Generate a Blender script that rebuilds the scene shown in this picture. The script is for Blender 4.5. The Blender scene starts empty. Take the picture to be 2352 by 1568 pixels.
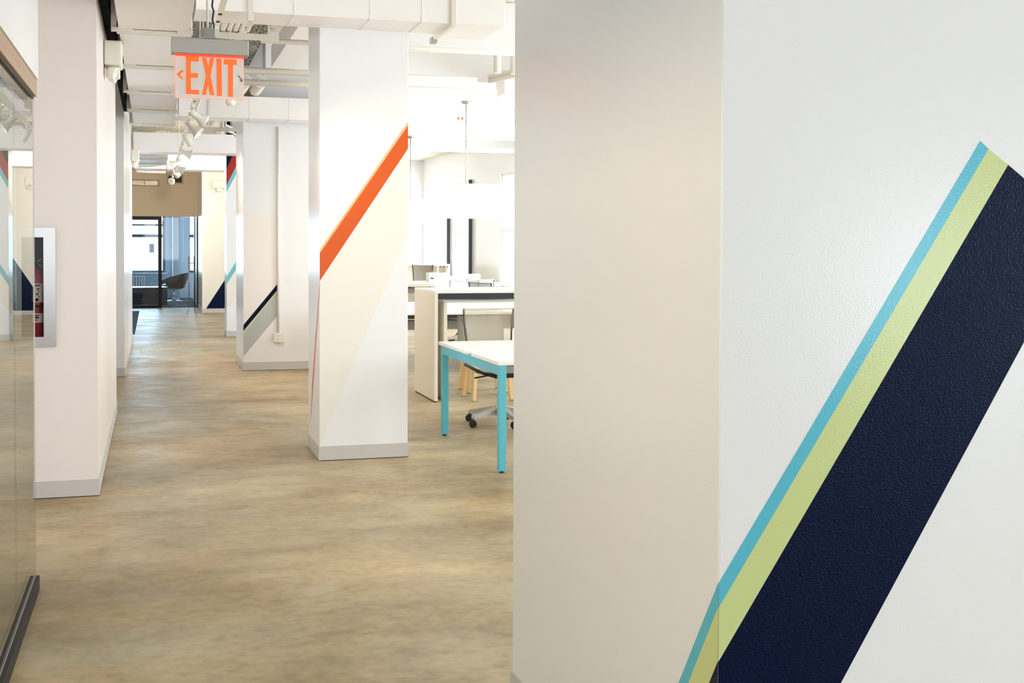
import bpy, bmesh, math, random
from mathutils import Vector, Matrix
random.seed(7)
SC = bpy.context.scene
COL = SC.collection
PI = math.pi

# ---------------------------------------------------------------- camera
YAW, PITCH, ROLL = math.radians(16.5186), math.radians(-1.2833), math.radians(0.2030)
FPX, PCX, PCY, EYE = 2781.5, 1176.0, 626.6, 1.5
fwd = Vector((math.sin(YAW)*math.cos(PITCH), math.cos(YAW)*math.cos(PITCH), math.sin(PITCH)))
rt0 = Vector((math.cos(YAW), -math.sin(YAW), 0)); up0 = rt0.cross(fwd)
rt = math.cos(ROLL)*rt0 + math.sin(ROLL)*up0
up = -math.sin(ROLL)*rt0 + math.cos(ROLL)*up0
cd = bpy.data.cameras.new('camera'); cam = bpy.data.objects.new('camera', cd); COL.objects.link(cam)
m3 = Matrix((rt, up, -fwd)).transposed()
cam.matrix_world = Matrix.Translation((0, 0, EYE)) @ m3.to_4x4()
cd.sensor_fit = 'HORIZONTAL'; cd.sensor_width = 36.0
cd.lens = FPX/2352*36.0
cd.shift_y = -(784-PCY)/2352.0
cd.clip_start = 0.05; cd.clip_end = 200
SC.camera = cam

# surveying helpers: where the sight line of a photo pixel meets a real plane
def _ray(x, y): return (x-PCX)/FPX*rt - (y-PCY)/FPX*up + fwd
def PZ(x, y, z=0.0):
    d = _ray(x, y); return Vector((0, 0, EYE)) + d*((z-EYE)/d.z)
def PY(x, y, Y):
    d = _ray(x, y); return Vector((0, 0, EYE)) + d*(Y/d.y)
def PX(x, y, X):
    d = _ray(x, y); return Vector((0, 0, EYE)) + d*(X/d.x)

# ---------------------------------------------------------------- world, exposure, daylight
SC.view_settings.view_transform = 'Standard'; SC.view_settings.look = 'None'
SC.view_settings.gamma = 1.0; SC.view_settings.use_curve_mapping = False
SC.view_settings.exposure = 0.20
w = bpy.data.worlds.new('sky'); SC.world = w; w.use_nodes = True
bg = w.node_tree.nodes['Background']; bg.inputs[0].default_value = (0.90, 0.95, 1.0, 1); bg.inputs[1].default_value = 2.2
SC.cycles.max_bounces = 10; SC.cycles.diffuse_bounces = 6; SC.cycles.glossy_bounces = 6
SC.cycles.transparent_max_bounces = 16; SC.cycles.transmission_bounces = 8
SC.cycles.sample_clamp_indirect = 6.0
SC.cycles.use_denoising = True
try: SC.cycles.denoiser = 'OPENIMAGEDENOISE'
except Exception: pass

def daylight(name, loc, direction, sx, sy, power, col=(0.83, 0.91, 1.0)):
    l = bpy.data.lights.new(name, 'AREA'); l.shape = 'RECTANGLE'; l.size = sx; l.size_y = sy
    l.energy = power; l.color = col
    o = bpy.data.objects.new(name, l); COL.objects.link(o); o.location = loc
    o.rotation_euler = Vector(direction).to_track_quat('-Z', 'Y').to_euler()
    return o
XR = 7.2                       # inner face of the window wall
WINS = [(-6.7, -4.7), (-1.6, 1.2), (2.4, 5.0), (6.2, 8.8), (10.2, 12.8), (14.2, 16.8), (18.2, 20.8), (22.2, 25.2), (27.6, 29.35), (29.8, 32.8)]
WZ0, WZ1 = 0.62, 3.05
WZ = {-6.7: (0.2, 2.1)}                    # the window behind the camera is lower
WP = {-6.7: 66, -1.6: 54, 2.4: 98, 6.2: 62, 10.2: 80}
for (a, b) in WINS:
    z0_, z1_ = WZ.get(a, (WZ0, WZ1))
    daylight('window_daylight', (XR+0.26, (a+b)/2, (z0_+z1_)/2), (-1, 0, 0), b-a-0.1, z1_-z0_-0.1, WP.get(a, 70)*(b-a), (0.86, 0.91, 1.0) if a > 2 else (0.70, 0.84, 1.0))
# unseen warm fill light, added to brighten the near pier's left face
fill_ = daylight('side_fill_light', (-2.4, 2.1, 2.35), (3.5, 0.5, -0.7), 0.5, 0.5, 12, (1, 0.70, 0.48)); fill_.data.spread = 1.5
for yy in (-6.5, -2.5, 1.5):
    daylight('window_daylight', (-5.3, yy, 1.85), (1, 0, 0), 2.2, 2.2, 14, (1, 0.84, 0.68))  # unseen warm fill, added to light the left room and near pier
daylight('window_daylight', (0.0, -10.4, 1.85), (0, 1, 0), 7.0, 2.3, 135, (0.72, 0.86, 1.0))
daylight('window_daylight', (0.2, 35.5, 1.7), (0, -1, 0), 3.0, 2.0, 400, (0.68, 0.85, 1.0))

# ---------------------------------------------------------------- materials
def lin(c):
    c = c/255.0
    return c/12.92 if c <= 0.04045 else ((c+0.055)/1.055)**2.4
def rgb(r, g, b): return (lin(r), lin(g), lin(b), 1)
def nd(m, t, **k):
    n = m.node_tree.nodes.new(t)
    for a, v in k.items(): setattr(n, a, v)
    return n
def mat(name, col, rough=0.5, metal=0.0, bump=0.0, bscale=60, spec=0.5, emit=None, es=0, vary=0.0, vscale=3, coat=0):
    m = bpy.data.materials.new(name); m.use_nodes = True
    p = m.node_tree.nodes['Principled BSDF']; L = m.node_tree.links
    p.inputs['Base Color'].default_value = col; p.inputs['Roughness'].default_value = rough
    p.inputs['Metallic'].default_value = metal; p.inputs['Specular IOR Level'].default_value = spec
    if coat: p.inputs['Coat Weight'].default_value = coat; p.inputs['Coat Roughness'].default_value = 0.1
    if emit: p.inputs['Emission Color'].default_value = emit; p.inputs['Emission Strength'].default_value = es
    tc = nd(m, 'ShaderNodeTexCoord')
    if vary:
        n = nd(m, 'ShaderNodeTexNoise'); n.inputs['Scale'].default_value = vscale; n.inputs['Detail'].default_value = 4
        L.new(tc.outputs['Object'], n.inputs['Vector'])
        mx = nd(m, 'ShaderNodeMixRGB'); mx.inputs[1].default_value = tuple(x*(1-vary) for x in col[:3])+(1,)
        mx.inputs[2].default_value = tuple(min(1, x*(1+vary)) for x in col[:3])+(1,)
        L.new(n.outputs['Fac'], mx.inputs[0]); L.new(mx.outputs[0], p.inputs['Base Color'])
    if bump:
        n = nd(m, 'ShaderNodeTexNoise'); n.inputs['Scale'].default_value = bscale; n.inputs['Detail'].default_value = 2
        L.new(tc.outputs['Object'], n.inputs['Vector'])
        b = nd(m, 'ShaderNodeBump'); b.inputs['Strength'].default_value = bump; b.inputs['Distance'].default_value = 0.002
        L.new(n.outputs['Fac'], b.inputs['Height']); L.new(b.outputs[0], p.inputs['Normal'])
    return m
M = {}
def paint(name, col, rough=0.2, bump=0.16, spec=0.5): M[name] = mat(name, col, rough, bump=bump, bscale=210, spec=spec)
paint('wall_white', rgb(240, 239, 243)); paint('wall_beige', rgb(236, 231, 222))
paint('pink_tint', rgb(243, 235, 232)); paint('wedge', rgb(239, 235, 228)); paint('wall_pink', rgb(240, 230, 226), 0.3)
paint('navy', rgb(0, 16, 50), 0.22, 0.7, 0.12); paint('lime', rgb(206, 216, 150)); paint('sky_blue', rgb(88, 188, 214))
paint('orange', rgb(216, 90, 22)); paint('pale_orange', rgb(250, 186, 130)); paint('red', rgb(164, 26, 0))
paint('aqua', rgb(116, 190, 198)); paint('stripe_grey', rgb(186, 190, 190)); paint('black_paint', rgb(16, 18, 26))
paint('tan_wall', rgb(214, 198, 168), 0.5, 0.1)
M['baseboard'] = mat('baseboard', rgb(204, 198, 195), 0.4)
M['duct'] = mat('duct', rgb(244, 239, 239), 0.45, vary=0.03, vscale=2, bump=0.3, bscale=5)
M['duct_fitting'] = mat('duct_bracket', rgb(226, 220, 212), 0.45)  # slightly darker finish for flanges, hangers and pipe caps
M['pipe'] = mat('pipe_white', rgb(238, 232, 222), 0.4)
M['plastic_cream'] = mat('plastic_cream', rgb(236, 232, 220), 0.35)
M['steel'] = mat('steel', rgb(158, 153, 148), 0.22, 1.0, bump=0.15, bscale=8)
M['brushed'] = mat('brushed', rgb(176, 170, 164), 0.42, 1.0)
M['bronze'] = mat('bronze', rgb(168, 140, 112), 0.38, 0.85)
M['black'] = mat('black', rgb(14, 14, 14), 0.5, spec=0.3)
M['matte_black'] = mat('matte_black', rgb(9, 10, 9), 0.95, spec=0.1)
M['gloss_black'] = mat('gloss_black', rgb(6, 7, 10), 0.3)
M['rubber'] = mat('rubber', rgb(28, 28, 30), 0.6)
M['red_gloss'] = mat('red_gloss', rgb(170, 20, 18), 0.25)
M['paper'] = mat('paper', rgb(240, 240, 236), 0.7)
M['ink'] = mat('ink', rgb(30, 30, 34), 0.7)
M['ink_red'] = mat('ink_red', rgb(190, 30, 40), 0.7)
M['teal'] = mat('teal', rgb(92, 186, 204), 0.4)
M['laminate'] = mat('laminate', rgb(244, 240, 232), 0.35)
M['laminate_edge'] = mat('laminate_edge', rgb(226, 216, 200), 0.45)
M['laminate_beige'] = mat('laminate_beige', rgb(234, 226, 210), 0.4)
M['dark_frame'] = mat('dark_frame', rgb(30, 33, 42), 0.5)
M['grey_tray'] = mat('grey_tray', rgb(140, 136, 132), 0.5)
M['silver'] = mat('silver', rgb(190, 186, 182), 0.35, 0.6)
M['wood'] = mat('wood', rgb(226, 190, 130), 0.45, vary=0.1, vscale=9)
M['wood_brown'] = mat('wood_brown', rgb(120, 82, 56), 0.5)
M['seat_grey'] = mat('seat_grey', rgb(206, 202, 196), 0.6)
M['window_frame'] = mat('window_frame', rgb(70, 84, 98), 0.5)
M['white_trim'] = mat('white_trim', rgb(242, 240, 236), 0.4)
M['carpet'] = mat('carpet', rgb(44, 60, 78), 0.95, vary=0.5, vscale=1.6, bump=0.5, bscale=200)
M['office_blue'] = mat('office_blue', rgb(206, 218, 228), 0.6)
M['leather'] = mat('leather', rgb(7, 9, 13), 0.35)
M['shade'] = mat('lamp_shade', rgb(250, 248, 242), 0.8, emit=(1, 0.97, 0.92, 1), es=0.35)
M['bulb'] = mat('bulb', (1, 1, 1, 1), 0.5, emit=(1, 0.93, 0.8, 1), es=6)
M['tube'] = mat('tube_lamp', (1, 1, 1, 1), 0.5, emit=(1, 0.97, 0.92, 1), es=2.0)
M['led'] = mat('led_red', rgb(255, 70, 40), 0.4, emit=rgb(255, 60, 30), es=1.3)
M['led_warm'] = mat('led_glow', rgb(255, 140, 100), 0.4, emit=rgb(255, 120, 80), es=0.9)
M['exit_red'] = mat('exit_letter', rgb(255, 96, 30), 0.4, emit=rgb(255, 90, 24), es=0.72)
M['exit_grey'] = mat('exit_arrow_back', rgb(110, 106, 104), 0.5)
M['cable_orange'] = mat('cable_orange', rgb(226, 116, 40), 0.5)
M['sky_panel'] = mat('shade_cloth', rgb(238, 240, 244), 0.8)
M['box_white'] = mat('box_white', rgb(238, 236, 232), 0.6)
M['vent_dark'] = mat('vent_dark', rgb(36, 38, 36), 0.6)
M['vent_tan'] = mat('vent_tan', rgb(176, 160, 132), 0.5)
M['chrome'] = mat('chrome', rgb(220, 220, 222), 0.12, 1.0)

def glassy(name, tint, rough=0.0, ior=1.5, base_refl=0.0):
    m = bpy.data.materials.new(name); m.use_nodes = True; nt = m.node_tree; L = nt.links
    nt.nodes.remove(nt.nodes['Principled BSDF']); out = nt.nodes['Material Output']
    t = nd(m, 'ShaderNodeBsdfTransparent'); t.inputs[0].default_value = tint
    g = nd(m, 'ShaderNodeBsdfGlossy'); g.inputs['Roughness'].default_value = rough
    f = nd(m, 'ShaderNodeFresnel'); f.inputs['IOR'].default_value = ior
    # pane reflectance of both faces together, 2R/(1+R), carried by the front face
    geo = nd(m, 'ShaderNodeNewGeometry')
    def mth(op, a, b):
        x = nd(m, 'ShaderNodeMath', operation=op)
        for i, v in enumerate((a, b)):
            if isinstance(v, (int, float)): x.inputs[i].default_value = v
            else: L.new(v, x.inputs[i])
        return x.outputs[0]
    R = f.outputs[0]; slab = mth('DIVIDE', mth('MULTIPLY', R, 2.0), mth('ADD', R, 1.0))
    fac = mth('MULTIPLY', slab, mth('SUBTRACT', 1.0, geo.outputs['Backfacing']))
    mx = nd(m, 'ShaderNodeMixShader'); L.new(fac, mx.inputs[0]); L.new(t.outputs[0], mx.inputs[1]); L.new(g.outputs[0], mx.inputs[2])
    L.new(mx.outputs[0], out.inputs['Surface']); return m
M['glass'] = glassy('glass', (0.93, 0.96, 0.93, 1))
M['glass_thin'] = glassy('glass_thin', (0.9, 0.9, 0.9, 1), ior=1.15)
M['glass_wall'] = glassy('glass_wall', (0.86, 0.90, 0.86, 1), ior=1.75)
M['glass_blue'] = glassy('glass_blue', (0.80, 0.90, 1.0, 1))

def meshcloth(name, col, open_=0.35):
    m = bpy.data.materials.new(name); m.use_nodes = True; nt = m.node_tree; L = nt.links
    p = nt.nodes['Principled BSDF']; out = nt.nodes['Material Output']
    p.inputs['Base Color'].default_value = col; p.inputs['Roughness'].default_value = 0.6
    t = nd(m, 'ShaderNodeBsdfTransparent'); mx = nd(m, 'ShaderNodeMixShader')
    tc = nd(m, 'ShaderNodeTexCoord'); n = nd(m, 'ShaderNodeTexWave'); n.inputs['Scale'].default_value = 60
    L.new(tc.outputs['Object'], n.inputs['Vector'])
    r = nd(m, 'ShaderNodeMapRange'); r.inputs['To Min'].default_value = open_-0.08; r.inputs['To Max'].default_value = open_+0.08
    L.new(n.outputs['Fac'], r.inputs['Value']); L.new(r.outputs[0], mx.inputs[0])
    L.new(p.outputs[0], mx.inputs[1]); L.new(t.outputs[0], mx.inputs[2]); L.new(mx.outputs[0], out.inputs['Surface']); return m
M['acrylic'] = meshcloth('acrylic', rgb(240, 238, 236), 0.28)
M['mesh_beige'] = meshcloth('mesh_beige', rgb(212, 200, 182), 0.44)
M['mesh_grey'] = meshcloth('mesh_grey', rgb(150, 142, 134), 0.35)
M['mesh_white'] = meshcloth('mesh_white', rgb(232, 236, 242), 0.25)

def concrete():
    m = bpy.data.materials.new('polished_concrete'); m.use_nodes = True; nt = m.node_tree; L = nt.links
    p = nt.nodes['Principled BSDF']; tc = nd(m, 'ShaderNodeTexCoord')
    def noise(scale, detail, dist=0.0, sx=1.0, sy=1.0, rough=0.55):
        mp = nd(m, 'ShaderNodeMapping'); mp.inputs['Scale'].default_value = (sx, sy, 1)
        L.new(tc.outputs['Object'], mp.inputs['Vector'])
        n = nd(m, 'ShaderNodeTexNoise'); n.inputs['Scale'].default_value = scale; n.inputs['Detail'].default_value = detail
        n.inputs['Distortion'].default_value = dist; n.inputs['Roughness'].default_value = rough
        L.new(mp.outputs[0], n.inputs['Vector']); return n.outputs['Fac']
    def ramp(f, stops):
        r = nd(m, 'ShaderNodeValToRGB'); L.new(f, r.inputs[0]); e = r.color_ramp.elements
        e[0].position, e[0].color = stops[0]; e[1].position, e[1].color = stops[-1]
        for s in stops[1:-1]:
            x = e.new(s[0]); x.color = s[1]
        return r.outputs[0]
    def mix(mode, fac, a, b):
        x = nd(m, 'ShaderNodeMixRGB', blend_type=mode)
        if isinstance(fac, float): x.inputs[0].default_value = fac
        else: L.new(fac, x.inputs[0])
        for i, v in ((1, a), (2, b)):
            if isinstance(v, tuple): x.inputs[i].default_value = v
            else: L.new(v, x.inputs[i])
        return x.outputs[0]
    g = lambda v: (v, v, v, 1)
    base = ramp(noise(0.9, 10, 0.25, 0.9, 1.15, 0.6), [(0.30, rgb(158, 138, 106)), (0.46, rgb(184, 165, 132)), (0.56, rgb(197, 179, 147)), (0.70, rgb(212, 196, 165))])
    mid = ramp(noise(3.6, 9, 0.3, 0.9, 1.2, 0.7), [(0.36, g(0.84)), (0.5, g(1.0)), (0.66, g(1.11))])
    c = mix('MULTIPLY', 0.85, base, mid)
    streak = ramp(noise(2.4, 9, 0.4, 0.9, 1.7, 0.74), [(0.36, g(0.85)), (0.52, g(1.02)), (0.70, g(1.10))])
    c = mix('MULTIPLY', 0.6, c, streak)
    fine = ramp(noise(19, 8, 0.3), [(0.34, g(0.84)), (0.5, g(1.0)), (0.66, g(1.10))])
    c = mix('MULTIPLY', 0.7, c, fine)
    patch = ramp(noise(1.1, 5, 0.8), [(0.60, g(0.0)), (0.66, g(1.0))])
    c = mix('MIX', mix('MULTIPLY', 1.0, patch, g(0.36)), c, rgb(222, 208, 180))
    dirt = ramp(noise(4.3, 4, 1.0, 1.0, 1.8), [(0.64, g(0.0)), (0.74, g(1.0))])
    c = mix('MIX', mix('MULTIPLY', 1.0, dirt, g(0.34)), c, rgb(120, 104, 82))
    scr = nd(m, 'ShaderNodeTexVoronoi'); scr.inputs['Scale'].default_value = 9; L.new(tc.outputs['Object'], scr.inputs['Vector'])
    speck = ramp(scr.outputs['Distance'], [(0.02, g(1.0)), (0.035, g(0.0))])
    c = mix('MIX', mix('MULTIPLY', 1.0, speck, g(0.4)), c, rgb(235, 225, 205))
    tint = ramp(noise(0.5, 4, 0.6), [(0.42, rgb(236, 238, 240)), (0.60, rgb(255, 246, 236))])
    c = mix('MULTIPLY', 1.0, c, tint)
    L.new(c, p.inputs['Base Color'])
    rr = ramp(noise(3.0, 6, 1.0), [(0.3, g(0.36)), (0.7, g(0.52))]); L.new(rr, p.inputs['Roughness'])
    p.inputs['Specular IOR Level'].default_value = 0.16
    b = nd(m, 'ShaderNodeBump'); b.inputs['Strength'].default_value = 0.12; b.inputs['Distance'].default_value = 0.004
    L.new(noise(14, 6, 0.5), b.inputs['Height']); L.new(b.outputs[0], p.inputs['Normal'])
    return m
M['concrete'] = concrete()
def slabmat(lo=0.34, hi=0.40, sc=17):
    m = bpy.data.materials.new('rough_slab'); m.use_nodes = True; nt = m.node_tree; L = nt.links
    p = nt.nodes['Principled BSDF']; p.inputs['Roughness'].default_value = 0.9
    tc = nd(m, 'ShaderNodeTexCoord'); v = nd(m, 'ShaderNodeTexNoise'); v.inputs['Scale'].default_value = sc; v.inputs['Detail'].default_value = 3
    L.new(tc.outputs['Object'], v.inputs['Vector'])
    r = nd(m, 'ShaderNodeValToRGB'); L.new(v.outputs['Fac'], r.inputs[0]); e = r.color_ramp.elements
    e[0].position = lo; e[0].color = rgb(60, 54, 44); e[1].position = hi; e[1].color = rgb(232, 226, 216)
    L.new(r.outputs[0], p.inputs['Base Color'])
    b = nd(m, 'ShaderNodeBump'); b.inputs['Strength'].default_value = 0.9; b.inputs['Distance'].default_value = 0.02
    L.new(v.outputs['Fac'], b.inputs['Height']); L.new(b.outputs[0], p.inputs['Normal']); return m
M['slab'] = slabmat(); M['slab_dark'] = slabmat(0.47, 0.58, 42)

# ---------------------------------------------------------------- mesh helpers
class MB:
    """collects shapes; build() links them as ONE mesh object"""
    def __init__(s): s.bm = bmesh.new(); s.mats = []
    def mi(s, m):
        if m not in s.mats: s.mats.append(m)
        return s.mats.index(m)
    def _done(s, faces, m):
        i = s.mi(m)
        for f in faces: f.material_index = i
    def box(s, x0, x1, y0, y1, z0, z1, m, bev=0.0, rot=None):
        v = [s.bm.verts.new((x, y, z)) for x in (x0, x1) for y in (y0, y1) for z in (z0, z1)]
        q = [(0, 1, 3, 2), (4, 6, 7, 5), (0, 4, 5, 1), (2, 3, 7, 6), (0, 2, 6, 4), (1, 5, 7, 3)]
        fs = [s.bm.faces.new([v[i] for i in f]) for f in q]
        s._done(fs, m)
        if bev:
            es = list({e for f in fs for e in f.edges})
            r = bmesh.ops.bevel(s.bm, geom=es, offset=bev, segments=2, affect='EDGES', profile=0.5)
            s._done(r['faces'], m)
        if rot is not None:
            bmesh.ops.rotate(s.bm, verts=[x for x in v if x.is_valid], cent=rot[0], matrix=rot[1])
        return s
    def prism(s, pts, vec, m):
        """closed polygon pts extruded along vec"""
        a = [s.bm.verts.new(p) for p in pts]; b = [s.bm.verts.new(Vector(p)+Vector(vec)) for p in pts]
        n = len(a); fs = [s.bm.faces.new(a), s.bm.faces.new(list(reversed(b)))]
        for i in range(n): fs.append(s.bm.faces.new((a[i], b[i], b[(i+1) % n], a[(i+1) % n])))
        s._done(fs, m); return s
    def tube(s, pts, r, m, seg=12, cap=True):
        pts = [Vector(p) for p in pts]; rings = []
        rr = r if isinstance(r, (list, tuple)) else [r]*len(pts)
        prev = None
        for i, p in enumerate(pts):
            t = (pts[min(i+1, len(pts)-1)]-pts[max(i-1, 0)])
            if t.length < 1e-9: t = Vector((0, 0, 1))
            t.normalize()
            if prev is None:
                a = Vector((0, 0, 1)) if abs(t.z) < 0.9 else Vector((1, 0, 0)); n = t.cross(a).normalized()
            else: n = (prev-t*prev.dot(t)).normalized()
            prev = n; b = t.cross(n)
            rings.append([s.bm.verts.new(p+(n*math.cos(2*PI*k/seg)+b*math.sin(2*PI*k/seg))*rr[i]) for k in range(seg)])
        fs = []
        for i in range(len(rings)-1):
            for k in range(seg):
                f = s.bm.faces.new((rings[i][k], rings[i][(k+1) % seg], rings[i+1][(k+1) % seg], rings[i+1][k])); f.smooth = True; fs.append(f)
        if cap:
            fs.append(s.bm.faces.new(list(reversed(rings[0])))); fs.append(s.bm.faces.new(rings[-1]))
        s._done(fs, m); return s
    def lathe(s, c, prof, m, axis=(0, 0, 1), seg=24, cap=True):
        """prof: (radius, height) pairs along axis from c"""
        ax = Vector(axis).normalized(); c = Vector(c)
        a = Vector((1, 0, 0)) if abs(ax.x) < 0.9 else Vector((0, 1, 0)); n = ax.cross(a).normalized(); b = ax.cross(n)
        rings = [[s.bm.verts.new(c+ax*h+(n*math.cos(2*PI*k/seg)+b*math.sin(2*PI*k/seg))*max(r, 1e-4)) for k in range(seg)] for r, h in prof]
        fs = []
        for i in range(len(rings)-1):
            for k in range(seg):
                f = s.bm.faces.new((rings[i][k], rings[i][(k+1) % seg], rings[i+1][(k+1) % seg], rings[i+1][k])); f.smooth = True; fs.append(f)
        if cap: fs.append(s.bm.faces.new(list(reversed(rings[0])))); fs.append(s.bm.faces.new(rings[-1]))
        s._done(fs, m); return s
    def grid(s, rows, m, thick=0.0, smooth=True):
        """rows of points; optional thickness along the normal"""
        vs = [[s.bm.verts.new(p) for p in r] for r in rows]; fs = []
        for i in range(len(vs)-1):
            for j in range(len(vs[0])-1):
                f = s.bm.faces.new((vs[i][j], vs[i][j+1], vs[i+1][j+1], vs[i+1][j])); f.smooth = smooth; fs.append(f)
        s._done(fs, m)
        if thick:
            r = bmesh.ops.solidify(s.bm, geom=fs, thickness=thick)
            s._done([g for g in r['geom'] if isinstance(g, bmesh.types.BMFace)], m)
        return s
    def build(s, name, parent=None, loc=None):
        bmesh.ops.recalc_face_normals(s.bm, faces=s.bm.faces)
        me = bpy.data.meshes.new(name); s.bm.to_mesh(me); s.bm.free()
        for m in s.mats: me.materials.append(M[m])
        o = bpy.data.objects.new(name, me); COL.objects.link(o)
        if parent is not None: o.parent = parent
        if loc is not None: o.location = loc
        return o
def tag(o, label=None, cat=None, group=None, kind=None):
    if label: o['label'] = label
    if cat: o['category'] = cat
    if group: o['group'] = group
    if kind: o['kind'] = kind
    return o
def empty(name, loc=(0, 0, 0), rz=0.0, label=None, cat=None, group=None):
    e = bpy.data.objects.new(name, None); COL.objects.link(e); e.location = loc; e.rotation_euler = (0, 0, rz); e.empty_display_size = 0.1
    return tag(e, label, cat, group)
def dup(root, loc, rz=None, label=None, group=None):
    def cp(o, par):
        c = o.copy(); COL.objects.link(c)
        if par is not None: c.parent = par
        for ch in [x for x in KIDS if x.parent == o]: cp(ch, c)
        return c
    KIDS = [x for x in COL.objects if x.parent is not None]
    r = cp(root, None); r.location = loc
    if rz is not None: r.rotation_euler = (0, 0, rz)
    if label: r['label'] = label
    if group: r['group'] = group
    return r
def struct(mb, name): return tag(mb.build(name), kind='structure')

# ================================================================ THE SHELL
H = 3.85
struct(MB().box(-5.2, XR+0.3, -10.3, 35.4, -0.2, 0, 'concrete'), 'floor')
c = MB().box(-5.2, XR+0.5, -10.3, 35.4, H, H+0.2, 'slab'); struct(c, 'ceiling')
# window wall on the right, one opening per window
wr = MB(); ys = [-10.3] + [v for a in WINS for v in a] + [35.4]
for i in range(0, len(ys), 2):
    wr.box(XR, XR+0.25, ys[i], ys[i+1], 0, H, 'wall_white')
for a, b in WINS:
    z0_, z1_ = WZ.get(a, (WZ0, WZ1))
    wr.box(XR, XR+0.25, a, b, 0, z0_, 'wall_white'); wr.box(XR, XR+0.25, a, b, z1_, H, 'wall_white')
struct(wr, 'wall_right')
wn = 0
for a, b in WINS:
    wn += 1; z0_, z1_ = WZ.get(a, (WZ0, WZ1))
    f = MB(); x0, x1 = XR+0.04, XR+0.16
    f.box(XR-0.075, XR+0.03, a-0.01, a+0.05, z0_, z1_, 'window_frame').box(XR-0.04, x1, a+0.05, a+0.09, z0_, z1_, 'white_trim'); f.box(x0, x1, b-0.05, b, z0_, z1_, 'white_trim')
    f.box(x0, x1, a+0.09, b-0.05, z0_, z0_+0.06, 'white_trim'); f.box(x0, x1, a+0.09, b-0.05, z1_-0.06, z1_, 'white_trim')
    f.box(x0+0.01, x1-0.01, a+0.09, b-0.05, 1.8, 1.85, 'white_trim')
    wo = tag(f.build('window_%d' % wn), kind='structure')
    MB().box(XR+0.09, XR+0.10, a+0.09, b-0.05, z0_+0.06, z1_-0.06, 'glass').build('pane', wo)
    MB().box(XR-0.02, XR+0.04, a, b, z0_, z0_+0.03, 'white_trim').build('sill', wo)
# back wall (behind the camera) with its window band, left rooms' outer wall
b = MB(); b.box(-5.2, -3.6, -10.3, -10.0, 0, H, 'wall_white').box(3.6, XR+0.3, -10.3, -10.0, 0, H, 'wall_white')
b.box(-3.6, 3.6, -10.3, -10.0, 0, 0.6, 'wall_white').box(-3.6, 3.6, -10.3, -10.0, 3.05, H, 'wall_white'); struct(b, 'wall_back')
b = MB(); yy = [-10.3, -7.7, -5.3, -3.7, -1.3, 0.3, 2.7, 3.8, 6.2, 35.4]
for i in range(0, 10, 2): b.box(-5.2, -5.0, yy[i], yy[i+1], 0, H, 'wall_white')
for i in range(1, 8, 2):
    b.box(-5.2, -5.0, yy[i], yy[i+1], 0, 0.7, 'wall_white').box(-5.2, -5.0, yy[i], yy[i+1], 3.0, H, 'wall_white')
struct(b, 'wall_left_outer')

def baseboard(mb, x0, x1, y0, y1, h=0.102, t=0.006):
    mb.box(x0-t, x1+t, y0-t, y1+t, 0.005, h, 'baseboard'); mb.box(x0-0.002, x1+0.002, y0-0.002, y1+0.002, 0.0, 0.005, 'vent_dark'); return mb
# left side of the corridor: two wall piers
struct(MB().box(-5.0, -0.317, 7.78, 11.4, 0, H, 'wall_pink').box(-5.0, -0.79, 7.6, 7.78, 0, H, 'wall_pink').box(-0.60, -0.317, 7.6, 7.78, 0, H, 'wall_pink')
       .box(-0.79, -0.60, 7.6, 7.78, 0, 0.93, 'wall_pink').box(-0.79, -0.60, 7.6, 7.78, 1.57, H, 'wall_pink'), 'wall_left')
struct(baseboard(MB(), -4.9, -0.317, 7.6, 11.4), 'baseboard_left')
struct(MB().box(-5.0, -0.312, 14.39, 19.96, 0, H, 'wall_white'), 'wall_left')
struct(baseboard(MB(), -4.9, -0.312, 14.39, 19.96), 'baseboard_left')
# wall over the glass partition
struct(MB().box(-0.62, -0.47, -9.9, 5.585, 2.205, H, 'wall_white'), 'wall_left_upper')

# far end: beige wall over the glazed office front, pier beside it
e = MB(); e.box(-5.0, 1.05, 29.8, 29.95, 2.165, H, 'tan_wall'); struct(e, 'wall_end')
struct(MB().box(1.03, 1.9, 27.3, 33.0, 0, H, 'wall_beige'), 'wall_end_pier')
struct(baseboard(MB(), 1.03, 1.9, 27.3, 33.0, 0.1), 'baseboard_end')
struct(MB().box(1.9, XR, 33.0, 33.2, 0, H, 'wall_white'), 'wall_end_right')

# painted bands: thin coats of paint on a flat face
def coat_y(mb, pts, y, m, t=0.0007): mb.prism([(x, y, z) for x, z in pts], (0, -t, 0), m)
def coat_x(mb, pts, x, m, t=0.0007): mb.prism([(x, yv, z) for yv, z in pts], (-t, 0, 0), m)
def isect(p1, p2, p3, p4):
    x1, y1 = p1; x2, y2 = p2; x3, y3 = p3; x4, y4 = p4
    d = (x1-x2)*(y3-y4)-(y1-y2)*(x3-x4)
    a = x1*y2-y1*x2; c_ = x3*y4-y3*x4
    return ((a*(x3-x4)-(x1-x2)*c_)/d, (a*(y3-y4)-(y1-y2)*c_)/d)

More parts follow.
